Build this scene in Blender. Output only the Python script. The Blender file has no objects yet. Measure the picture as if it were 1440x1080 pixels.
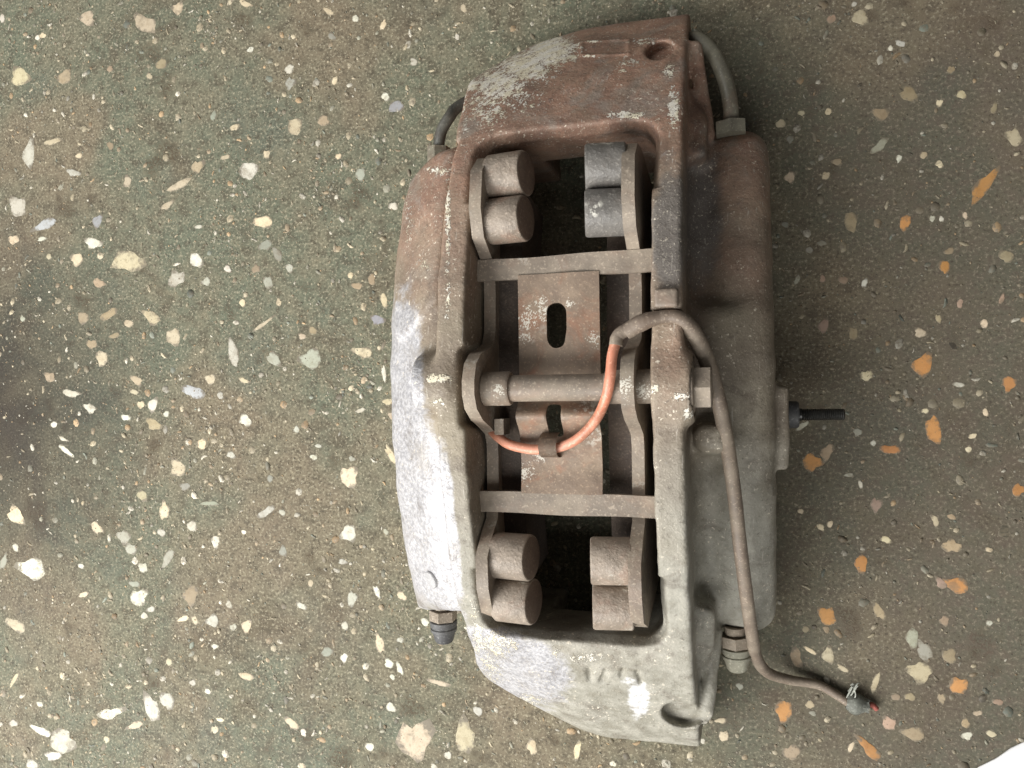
import bpy, bmesh, math, random
import numpy as np
from mathutils import Vector, Matrix

# ------------------------------------------------------------------ camera
SC = bpy.context.scene
A = math.radians(16.0); F = 1110.0; H = 425.0; X0 = 74.06     # mm, pixels of the 1440 wide photograph
CA, SA = math.cos(A), math.sin(A)
cam_d = bpy.data.cameras.new('camera'); cam = bpy.data.objects.new('camera', cam_d)
SC.collection.objects.link(cam); SC.camera = cam
cam_d.sensor_fit = 'HORIZONTAL'; cam_d.sensor_width = 36.0; cam_d.lens = 36.0 * F / 1440.0
cam_d.clip_start = 0.01; cam_d.clip_end = 50.0
cam.location = (X0 / 1000, 0, H / 1000); cam.rotation_euler = (0, A, 0)

# ------------------------------------------------------------------ world and lamps
W = bpy.data.worlds.new('World'); SC.world = W; W.use_nodes = True
bg = W.node_tree.nodes['Background']; bg.inputs[0].default_value = (1.0, 0.985, 0.96, 1); bg.inputs[1].default_value = 0.08

def area(name, loc, target, sx, sy, power, col):
    d = bpy.data.lights.new(name, 'AREA'); d.shape = 'RECTANGLE'; d.size = sx; d.size_y = sy; d.energy = power; d.color = col
    o = bpy.data.objects.new(name, d); SC.collection.objects.link(o); o.location = loc
    o.rotation_euler = (Vector(target) - Vector(loc)).to_track_quat('-Z', 'Y').to_euler()
    return o
area('workshop_door_light', (-0.95, -0.82, 0.95), (-0.05, -0.02, 0.05), 1.1, 1.0, 42, (1.0, 0.985, 0.96))
area('near_fill_light', (-0.05, -0.95, 1.15), (0, 0, 0), 1.2, 0.8, 14, (1.0, 0.99, 0.96))  # added fill lamp from the near side, for the right housing
area('far_fill_light', (-0.95, 0.62, 0.95), (0, 0, 0), 1.0, 0.8, 8, (1.0, 0.99, 0.97))  # added fill lamp that lifts the far end bridge

SC.view_settings.view_transform = 'Standard'; SC.view_settings.look = 'None'
SC.view_settings.exposure = 0.0; SC.view_settings.gamma = 1.0; SC.view_settings.use_curve_mapping = False

random.seed(7); rng = np.random.default_rng(11)
ROT = math.radians(0.9); RC, RS = math.cos(ROT), math.sin(ROT)

def P(px, py, z):                      # where the sight line of a photo pixel meets the height z (mm)
    u = (px - 720) / F; v = (540 - py) / F
    dx, dy, dz = -SA + u * CA, v, -CA - u * SA
    t = (z - H) / dz
    return (X0 + t * dx, t * dy, z)
def Qn(v):                             # inverse, for arrays
    rx = v[:, 0] - X0; rz = v[:, 2] - H
    w = -rx * SA - rz * CA; u = rx * CA - rz * SA
    return 720 + F * u / w, 540 - F * v[:, 1] / w
def Lw(p):                             # caliper axes -> world (the caliper is turned by 0.9 degrees)
    return (p[0] * RC - p[1] * RS, p[0] * RS + p[1] * RC, p[2])
def Lwn(v):
    o = v.copy(); o[:, 0] = v[:, 0] * RC - v[:, 1] * RS; o[:, 1] = v[:, 0] * RS + v[:, 1] * RC
    return o

# ------------------------------------------------------------------ materials
class NT:
    def __init__(s, name):
        s.m = bpy.data.materials.new(name); s.m.use_nodes = True; s.t = s.m.node_tree; s.t.nodes.clear()
        s.out = s.n('ShaderNodeOutputMaterial'); s.b = s.n('ShaderNodeBsdfPrincipled'); s.l(s.b.outputs[0], s.out.inputs[0])
        s.co = s.n('ShaderNodeTexCoord').outputs['Object']
    def n(s, t, **k):
        x = s.t.nodes.new(t)
        for a, v in k.items(): setattr(x, a, v)
        return x
    def l(s, a, b): s.t.links.new(a, b)
    def set(s, node, key, v):
        i = node.inputs[key]
        if hasattr(v, 'is_linked') or isinstance(v, bpy.types.NodeSocket): s.l(v, i)
        else: i.default_value = v
    def noise(s, scale, detail=4, rough=0.6, dist=0.0, co=None):
        x = s.n('ShaderNodeTexNoise'); s.l(co or s.co, x.inputs['Vector'])
        x.inputs['Scale'].default_value = scale; x.inputs['Detail'].default_value = detail
        x.inputs['Roughness'].default_value = rough; x.inputs['Distortion'].default_value = dist
        return x.outputs['Fac']
    def voro(s, scale, feat='F1', out='Distance', co=None):
        x = s.n('ShaderNodeTexVoronoi', feature=feat); s.l(co or s.co, x.inputs['Vector']); x.inputs['Scale'].default_value = scale
        return x.outputs[out]
    def ramp(s, f, a, b, lo=0.0, hi=1.0):
        x = s.n('ShaderNodeMapRange'); x.interpolation_type = 'SMOOTHSTEP'
        s.set(x, 'Value', f)
        for k, v in zip(('From Min', 'From Max', 'To Min', 'To Max'), (a, b, lo, hi)): s.set(x, k, v)
        return x.outputs[0]
    def math(s, op, a, b=0.0):
        x = s.n('ShaderNodeMath', operation=op); s.set(x, 0, a); s.set(x, 1, b); return x.outputs[0]
    def mix(s, f, a, b, mode='MIX'):
        x = s.n('ShaderNodeMix', data_type='RGBA', blend_type=mode); x.clamp_factor = True
        def put(i, v):
            if isinstance(v, bpy.types.NodeSocket): s.l(v, x.inputs[i])
            elif i == 0: x.inputs[0].default_value = v
            else: x.inputs[i].default_value = (*v[:3], 1)
        put(0, f); put(6, a); put(7, b)
        return x.outputs[2]
    def attr(s, name, out='Fac'):
        x = s.n('ShaderNodeAttribute', attribute_name=name); return x.outputs[out]
    def bump(s, hgt, dist, strength=1.0, prev=None):
        x = s.n('ShaderNodeBump'); s.l(hgt, x.inputs['Height']); x.inputs['Distance'].default_value = dist; x.inputs['Strength'].default_value = strength
        if prev: s.l(prev, x.inputs['Normal'])
        return x.outputs[0]
    def fin(s, col, rough, metal=0.0, normal=None, spec=0.5):
        s.set(s.b, 'Base Color', col if isinstance(col, bpy.types.NodeSocket) else (*col, 1))
        s.set(s.b, 'Roughness', rough); s.set(s.b, 'Metallic', metal); s.b.inputs['Specular IOR Level'].default_value = spec
        if normal: s.l(normal, s.b.inputs['Normal'])
        return s.m
def srgb(r, g, b):
    f = lambda c: (c / 255 / 12.92) if c / 255 <= 0.04045 else ((c / 255 + 0.055) / 1.055) ** 2.4
    return (f(r), f(g), f(b))

def mat_dusty(name, base, dust, rust, rust_amt=0.45, rough=0.62, scale=1.0, white=0.0, metal=0.0, bumpd=0.0003, spots=()):
    t = NT(name)
    n1 = t.noise(38 * scale, 5, 0.65); n2 = t.noise(170 * scale, 4, 0.6); n3 = t.noise(900 * scale, 2, 0.5)
    c = t.mix(t.ramp(n1, 0.35, 0.68), base, dust)
    c = t.mix(t.math('MULTIPLY', t.ramp(t.noise(55 * scale, 6, 0.7, 0.6), 0.47, 0.66), rust_amt), c, rust)
    c = t.mix(t.ramp(n2, 0.3, 0.8, 0.0, 0.45), c, tuple(x * 0.55 for x in base))
    c = t.mix(t.ramp(n3, 0.56, 0.72, 0.0, 0.35), c, tuple(min(1, x * 1.9) for x in dust))
    if white:
        w = t.math('MULTIPLY', t.ramp(t.noise(60, 2, 0.5), 0.62, 0.70), t.ramp(t.noise(420, 4, 0.7), 0.48, 0.56))
        c = t.mix(t.math('MULTIPLY', w, white), c, (0.72, 0.70, 0.62))
    for px, py, z, rad in spots:       # flakes of pale corrosion stuck to the part
        g = t.n('ShaderNodeVectorMath', operation='DISTANCE'); t.l(t.co, g.inputs[0]); g.inputs[1].default_value = [q / 1000 for q in P(px, py, z)]
        dd = t.math('ADD', t.math('DIVIDE', g.outputs['Value'], rad / 1000), t.math('MULTIPLY', t.math('SUBTRACT', t.noise(420, 4, 0.7), 0.5), 3.4))
        dd = t.math('ADD', dd, t.math('MULTIPLY', t.math('SUBTRACT', t.noise(1300, 2, 0.6), 0.5), 3.0))
        c = t.mix(t.ramp(dd, 0.45, 0.15, 0, 0.9), c, (0.62, 0.59, 0.51))
    b = t.bump(n2, bumpd * 1.6, 0.7); b = t.bump(n3, bumpd * 0.5, 0.8, b)
    return t.fin(c, t.ramp(n1, 0.3, 0.7, rough - 0.1, rough + 0.14), metal, b)

M = {}
# cast body: colours ride on attributes baked into the casting (rust film, painted glare, chalky corrosion crust)
def mat_body():
    t = NT('cast_aluminium_corroded')
    rust, painted_glare, crust, smear, pale, grey_shade = (t.attr(k) for k in ('rust', 'painted_glare', 'crust', 'smear', 'pale', 'grey_shade'))
    n1 = t.noise(26, 6, 0.62); n2 = t.noise(120, 5, 0.65); n3 = t.noise(520, 3, 0.6); n4 = t.noise(1300, 2, 0.5)
    c = t.mix(t.ramp(n1, 0.32, 0.68), srgb(118, 106, 92), srgb(146, 136, 118))
    r = t.mix(t.ramp(t.noise(48, 6, 0.7, 0.4), 0.38, 0.66), srgb(132, 102, 86), srgb(164, 128, 108))
    r = t.mix(t.ramp(n2, 0.5, 0.75, 0, 0.5), r, srgb(112, 92, 84))
    r = t.mix(t.ramp(t.noise(34, 5, 0.7, 0.5), 0.5, 0.66, 0, 0.75), r, srgb(146, 134, 124))
    c = t.mix(t.math('MULTIPLY', rust, t.ramp(n2, 0.2, 0.6, 0.55, 1.0)), c, r)
    g = t.mix(t.ramp(n2, 0.35, 0.7), srgb(140, 138, 127), srgb(166, 163, 152))
    c = t.mix(t.math('MULTIPLY', pale, t.ramp(n2, 0.2, 0.5, 0.6, 1.0)), c, g)
    c = t.mix(t.ramp(t.math('ADD', grey_shade, t.math('MULTIPLY', t.math('SUBTRACT', n2, 0.5), 0.8)), 0.25, 0.65, 0, 0.9), c, t.mix(n2, srgb(84, 80, 77), srgb(116, 110, 104)))
    glare_col = t.mix(t.ramp(n3, 0.36, 0.64), srgb(154, 153, 156), srgb(190, 189, 191)); glare_col = t.mix(t.ramp(n4, 0.56, 0.70, 0, 0.5), glare_col, srgb(120, 118, 118)); glare_col = t.mix(t.ramp(t.noise(45, 4, 0.6), 0.5, 0.68, 0, 0.6), glare_col, srgb(150, 144, 138))  # pale speckled colours of the painted glare
    bm = t.ramp(t.math('ADD', painted_glare, t.math('MULTIPLY', t.math('SUBTRACT', n2, 0.5), 0.9)), 0.30, 0.62)
    c = t.mix(bm, c, glare_col)
    c = t.mix(t.ramp(t.noise(75, 5, 0.7, 0.6), 0.52, 0.68, 0, 0.42), c, srgb(84, 72, 62))
    # dark pits and dust flecks
    c = t.mix(t.ramp(n3, 0.60, 0.74, 0.0, 0.55), c, srgb(72, 62, 54))
    c = t.mix(t.ramp(n4, 0.60, 0.75, 0.0, 0.45), c, srgb(205, 196, 178))
    gm = t.n('ShaderNodeNewGeometry')
    c = t.mix(t.math('MULTIPLY', t.ramp(gm.outputs['Pointiness'], 0.53, 0.60), t.ramp(n3, 0.40, 0.56, 0, 0.55)), c, srgb(196, 188, 174))
    sc = t.n('ShaderNodeMapping'); t.l(t.co, sc.inputs['Vector']); sc.inputs['Scale'].default_value = (1.0, 0.06, 0.4); sc.inputs['Rotation'].default_value = (0.2, 0, 0.5)
    c = t.mix(t.ramp(t.noise(900, 2, 0.5, 0, sc.outputs[0]), 0.68, 0.74, 0, 0.35), c, srgb(206, 200, 188))
    cm = t.ramp(t.math('ADD', t.math('ADD', t.math('MULTIPLY', crust, 0.85), t.math('MULTIPLY', t.math('SUBTRACT', t.noise(300, 4, 0.7), 0.5), 1.7)), t.math('MULTIPLY', t.math('SUBTRACT', t.noise(1100, 2, 0.6), 0.5), 1.3)), 0.52, 0.66)
    cc = t.mix(t.ramp(t.noise(140, 3, 0.6), 0.4, 0.62), srgb(222, 217, 205), srgb(216, 207, 182))
    c = t.mix(cm, c, cc)
    # stray flakes everywhere
    fl = t.math('MULTIPLY', t.ramp(t.noise(620, 3, 0.6), 0.62, 0.68), t.ramp(t.noise(60, 3, 0.6), 0.42, 0.58))
    c = t.mix(t.math('MULTIPLY', fl, 0.8), c, srgb(225, 215, 196))
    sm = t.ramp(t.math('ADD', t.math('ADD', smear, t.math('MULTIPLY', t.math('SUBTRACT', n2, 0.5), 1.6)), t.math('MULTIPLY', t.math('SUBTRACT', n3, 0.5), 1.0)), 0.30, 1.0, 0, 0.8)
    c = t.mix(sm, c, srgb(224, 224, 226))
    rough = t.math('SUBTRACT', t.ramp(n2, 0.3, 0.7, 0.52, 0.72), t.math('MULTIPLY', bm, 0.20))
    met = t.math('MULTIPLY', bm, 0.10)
    b = t.bump(n2, 0.0007, 0.6); b = t.bump(n3, 0.0005, 0.8, b); b = t.bump(n4, 0.00014, 0.7, b); b = t.bump(cm, 0.0006, 0.9, b)
    return t.fin(c, rough, met, b)
M['body'] = mat_body()
M['steel'] = mat_dusty('dusty_steel', srgb(126, 115, 103), srgb(154, 142, 126), srgb(140, 114, 97), 0.35, 0.6, white=0.25, spots=((876, 545, 116, 6), (905, 550, 108, 5), (735, 215, 100, 4), (700, 548, 110, 4)))
M['weight'] = mat_dusty('damper_steel', srgb(126, 115, 103), srgb(156, 143, 129), srgb(144, 113, 96), 0.5, 0.5, white=0.7, bumpd=0.0006)
M['weight_grey'] = mat_dusty('damper_steel_grey', srgb(98, 95, 91), srgb(124, 120, 114), srgb(108, 98, 90), 0.3, 0.5, white=0.8, bumpd=0.0005)
M['weight_face'] = mat_dusty('damper_face', srgb(104, 88, 76), srgb(120, 104, 90), srgb(96, 74, 62), 0.4, 0.7)
M['spring'] = mat_dusty('rusty_spring_steel', srgb(120, 104, 91), srgb(146, 128, 109), srgb(148, 106, 82), 0.65, 0.52, white=0.4, spots=((742, 450, 91, 7), (766, 440, 91, 6), (738, 472, 91, 4), (836, 476, 91, 4), (758, 425, 91, 4), (800, 428, 91, 3), (735, 665, 89, 6), (760, 640, 89, 4)))
M['lining'] = mat_dusty('brake_lining', srgb(70, 62, 56), srgb(98, 86, 76), srgb(84, 66, 56), 0.3, 0.85, bumpd=0.0006)
M['brass'] = mat_dusty('dull_brass', srgb(138, 127, 113), srgb(172, 160, 144), srgb(136, 112, 96), 0.25, 0.45, metal=0.2)
M['rubber'] = mat_dusty('grey_rubber', srgb(70, 70, 72), srgb(112, 112, 110), srgb(90, 84, 78), 0.2, 0.6, bumpd=0.0001)
M['rubber_dusty'] = mat_dusty('dusty_rubber', srgb(128, 126, 110), srgb(156, 154, 138), srgb(120, 104, 90), 0.2, 0.7, bumpd=0.0001)
M['pipe'] = mat_dusty('brake_pipe_coating', srgb(106, 102, 90), srgb(134, 130, 114), srgb(110, 84, 68), 0.5, 0.5, bumpd=0.00015)
M['pipe_dark'] = mat_dusty('brake_pipe_dark', srgb(58, 58, 54), srgb(92, 90, 82), srgb(84, 70, 60), 0.3, 0.45, bumpd=0.0001)
M['sleeve'] = mat_dusty('dusty_cable_sleeve', srgb(118, 104, 92), srgb(150, 138, 122), srgb(112, 92, 78), 0.3, 0.6, bumpd=0.00015)
M['orange'] = mat_dusty('orange_cable', srgb(208, 132, 104), srgb(214, 156, 132), srgb(138, 98, 78), 0.65, 0.42, bumpd=0.00008)
M['black'] = mat_dusty('black_rod', srgb(26, 26, 25), srgb(52, 51, 47), srgb(24, 24, 20), 0.2, 0.4, bumpd=0.00005)
M['red'] = mat_dusty('red_wire', srgb(150, 74, 66), srgb(160, 96, 84), srgb(120, 80, 66), 0.4, 0.5)
M['frayed'] = mat_dusty('frayed_shield', srgb(126, 128, 120), srgb(170, 172, 162), srgb(110, 104, 94), 0.2, 0.5)
tp = NT('white_paper')
M['paper'] = tp.fin(tp.mix(tp.ramp(tp.noise(40), 0.3, 0.7), (0.86, 0.86, 0.86), (0.9, 0.9, 0.9)), 0.8)

def mat_floor():
    t = NT('worn_concrete')
    n0 = t.noise(7, 4, 0.6, 0.3); n1 = t.noise(24, 6, 0.66, 0.5); n2 = t.noise(130, 5, 0.7); n3 = t.noise(620, 3, 0.65)
    c = t.mix(t.ramp(n0, 0.38, 0.54), srgb(144, 130, 111), srgb(120, 127, 110))
    c = t.mix(t.ramp(n1, 0.36, 0.66, 0, 0.7), c, srgb(146, 138, 120))
    c = t.mix(t.ramp(t.noise(15, 5, 0.7, 0.8), 0.52, 0.68, 0, 0.6), c, srgb(112, 98, 82))
    c = t.mix(t.ramp(t.noise(11, 4, 0.6), 0.55, 0.7, 0, 0.6), c, srgb(112, 120, 110))
    c = t.mix(t.ramp(n2, 0.46, 0.66, 0, 0.7), c, srgb(96, 88, 74))
    c = t.mix(t.ramp(n2, 0.5, 0.28, 0, 0.5), c, srgb(162, 152, 130))
    c = t.mix(t.ramp(n3, 0.54, 0.66, 0, 0.8), c, srgb(198, 189, 168))
    c = t.mix(t.ramp(t.voro(420), 0.16, 0.06, 0, 0.75), c, srgb(214, 204, 182))
    c = t.mix(t.ramp(n3, 0.45, 0.32, 0, 0.8), c, srgb(76, 70, 60))
    # small dark dirty pits
    pit = t.math('MULTIPLY', t.ramp(t.noise(30, 3, 0.6), 0.60, 0.70), t.ramp(n3, 0.42, 0.58))
    c = t.mix(t.math('MULTIPLY', pit, 0.8), c, srgb(82, 66, 48))
    # brown that gets stronger towards the right, green-grey worn paint in patches
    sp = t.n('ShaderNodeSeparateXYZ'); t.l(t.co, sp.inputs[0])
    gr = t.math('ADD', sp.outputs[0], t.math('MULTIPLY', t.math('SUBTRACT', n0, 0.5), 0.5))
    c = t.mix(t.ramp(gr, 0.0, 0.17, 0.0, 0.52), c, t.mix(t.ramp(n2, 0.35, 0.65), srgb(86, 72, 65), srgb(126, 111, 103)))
    # dark ragged patch in the concrete at the left edge
    g = t.n('ShaderNodeVectorMath', operation='DISTANCE'); t.l(t.co, g.inputs[0]); g.inputs[1].default_value = (-0.43, -0.02, 0)
    wv = t.math('ADD', t.math('MULTIPLY', t.math('SUBTRACT', n1, 0.5), 0.16), t.math('MULTIPLY', t.math('SUBTRACT', n2, 0.5), 0.06))
    st = t.ramp(t.math('ADD', g.outputs['Value'], wv), 0.0, 0.18, 0.85, 0.0)
    c = t.mix(st, c, srgb(54, 45, 40))
    c = t.mix(1.0, c, (0.60, 0.60, 0.555), 'MULTIPLY')
    b = t.bump(n2, 0.0007, 0.5); b = t.bump(n3, 0.0003, 0.7, b)
    return t.fin(c, t.ramp(n1, 0.3, 0.7, 0.7, 0.88), 0.0, b, 0.35)
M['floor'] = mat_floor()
def mat_stone(name, chips):
    t = NT(name)
    if chips: base = t.attr('col', 'Color'); co = t.co
    else:
        base = t.n('ShaderNodeObjectInfo').outputs['Color']
        gm = t.n('ShaderNodeNewGeometry'); co = gm.outputs['Position']
    n1 = t.noise(210, 4, 0.65, 0.3, co); n2 = t.noise(900, 3, 0.6, 0, co)
    c = t.mix(t.ramp(n1, 0.42, 0.72, 0, 0.5), base, t.mix(1.0, base, (0.62, 0.56, 0.48), 'MULTIPLY'))
    c = t.mix(t.ramp(n2, 0.58, 0.72, 0, 0.45), c, srgb(120, 106, 86))
    if chips: c = t.mix(t.ramp(t.noise(480, 4, 0.7, 0.4, co), 0.46, 0.62, 0, 0.8), c, srgb(108, 100, 86))
    if not chips:
        c = t.mix(t.ramp(t.noise(90, 5, 0.7, 0.5, co), 0.54, 0.68, 0, 0.6), c, srgb(118, 108, 90))
        sx = t.n('ShaderNodeSeparateXYZ'); t.l(t.co, sx.inputs[0])
        rr = t.math('SQRT', t.math('ADD', t.math('MULTIPLY', sx.outputs[0], sx.outputs[0]), t.math('MULTIPLY', sx.outputs[1], sx.outputs[1])))
        c = t.mix(t.ramp(t.math('ADD', rr, t.math('MULTIPLY', t.math('SUBTRACT', t.noise(330, 4, 0.7, 0, co), 0.5), 1.5)), 0.62, 1.08, 0, 0.92), c, srgb(106, 98, 83))
    return t.fin(c, 0.6, 0.0, t.bump(n1, 0.0004, 0.5), 0.4)
M['stone'] = mat_stone('aggregate_stone', False); M['chips'] = mat_stone('aggregate_chips', True)

# ------------------------------------------------------------------ object helpers (millimetres in, metres out)
def link(name, me, mat, parent=None, smooth=True):
    o = bpy.data.objects.new(name, me); SC.collection.objects.link(o)
    if mat is not None and not me.materials: me.materials.append(M[mat])
    if smooth and len(me.polygons): me.polygons.foreach_set('use_smooth', [True] * len(me.polygons))
    if parent:
        o.parent = parent; o.matrix_parent_inverse = parent.matrix_world.inverted() if parent.type == 'MESH' else Matrix.Translation(-Vector(parent.location))
    return o
def thing(name, label, cat, loc, group=None):
    o = bpy.data.objects.new(name, None); SC.collection.objects.link(o); o.location = [c / 1000 for c in loc]; o.empty_display_size = 0.02
    o['label'] = label; o['category'] = cat
    if group: o['group'] = group
    return o
def mesh(name, v, f):
    me = bpy.data.meshes.new(name); me.from_pydata([tuple(c / 1000 for c in p) for p in v], [], f); me.update(); return me
def from_bm(name, bm, bev=0.0, seg=2, ang=30, world=True):
    if bev:
        ed = [e for e in bm.edges if len(e.link_faces) == 2 and e.calc_face_angle(0) > math.radians(ang)]
        bmesh.ops.bevel(bm, geom=ed, offset=bev, segments=seg, affect='EDGES', profile=0.6, clamp_overlap=True)
    bmesh.ops.recalc_face_normals(bm, faces=bm.faces)
    if world:
        for v in bm.verts: v.co = Vector(Lw(v.co))
    for v in bm.verts: v.co /= 1000
    me = bpy.data.meshes.new(name); bm.to_mesh(me); bm.free(); return me
def autosmooth(o, ang=35):
    me = o.data
    bm = bmesh.new(); bm.from_mesh(me)
    for e in bm.edges: e.smooth = not (len(e.link_faces) == 2 and e.calc_face_angle(0) > math.radians(ang))
    bm.to_mesh(me); bm.free()
    return o
def spline(pts, n=10):
    p = [Vector(q) for q in pts]; p = [2 * p[0] - p[1]] + p + [2 * p[-1] - p[-2]]; out = []
    for i in range(1, len(p) - 2):
        for k in range(n):
            t = k / n; a, b, c, d = p[i - 1], p[i], p[i + 1], p[i + 2]
            out.append(0.5 * ((2 * b) + (c - a) * t + (2 * a - 5 * b + 4 * c - d) * t * t + (3 * b - a - 3 * c + d) * t ** 3))
    out.append(p[-2]); return out
def tube(name, pts, r, mat, parent, n=10, seg=14, wob=0.0, radii=None):
    c = spline(pts, n); v = []; f = []
    up = Vector((0, 0, 1)); N = len(c)
    prev = None
    for i, q in enumerate(c):
        t = (c[min(i + 1, N - 1)] - c[max(i - 1, 0)]).normalized()
        if prev is None:
            prev = t.cross(up); prev = prev.normalized() if prev.length > 1e-3 else Vector((1, 0, 0))
        s = (prev - t * prev.dot(t)).normalized(); prev = s; b = t.cross(s)
        rr = r if radii is None else np.interp(i / (N - 1), [k / (len(radii) - 1) for k in range(len(radii))], radii)
        rr *= 1 + wob * (math.sin(i * 1.7) + math.sin(i * 0.63 + 1)) * 0.5
        for k in range(seg):
            a = 2 * math.pi * k / seg; v.append(q + s * (rr * math.cos(a)) + b * (rr * math.sin(a)))
    for i in range(N - 1):
        for k in range(seg):
            f.append((i * seg + k, i * seg + (k + 1) % seg, (i + 1) * seg + (k + 1) % seg, (i + 1) * seg + k))
    f.append(tuple(range(seg))[::-1]); f.append(tuple((N - 1) * seg + k for k in range(seg)))
    return autosmooth(link(name, mesh(name, v, f), mat, parent), 50)
def lathe(name, base, axis, prof, mat, parent, seg=32, ang=35, hexa=False):
    # prof: list of (distance along axis, radius); base, axis in world mm
    ax = Vector(axis).normalized(); s = ax.cross(Vector((0, 0, 1)))
    s = s.normalized() if s.length > 1e-3 else Vector((1, 0, 0)); b = ax.cross(s); v = []; f = []
    if hexa: seg = 6
    for d, r in prof:
        for k in range(seg):
            a = 2 * math.pi * (k + 0.5 * hexa) / seg; v.append(Vector(base) + ax * d + s * (r * math.cos(a)) + b * (r * math.sin(a)))
    for i in range(len(prof) - 1):
        for k in range(seg): f.append((i * seg + k, (i + 1) * seg + k, (i + 1) * seg + (k + 1) % seg, i * seg + (k + 1) % seg))
    f.append(tuple(range(seg))); n = len(prof) - 1; f.append(tuple(n * seg + k for k in range(seg))[::-1])
    bm = bmesh.new(); vs = [bm.verts.new(p) for p in v]
    for q in f: bm.faces.new([vs[i] for i in q])
    if hexa: return autosmooth(link(name, from_bm(name, bm, 0.5, 2, 25, False), mat, parent), ang)
    return autosmooth(link(name, from_bm(name, bm, 0, 2, 25, False), mat, parent), ang)
def prism(poly, x0, x1, axis=0):       # polygon in the two other axes, extruded along axis
    bm = bmesh.new()
    def mk(x, p): return [(x, p[0], p[1]), (p[0], x, p[1]), (p[0], p[1], x)][axis]
    a = [bm.verts.new(mk(x0, p)) for p in poly]; b = [bm.verts.new(mk(x1, p)) for p in poly]; n = len(poly)
    bm.faces.new(a); bm.faces.new(b[::-1])
    for i in range(n): bm.faces.new((a[i], b[i], b[(i + 1) % n], a[(i + 1) % n]))
    return bm

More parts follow.
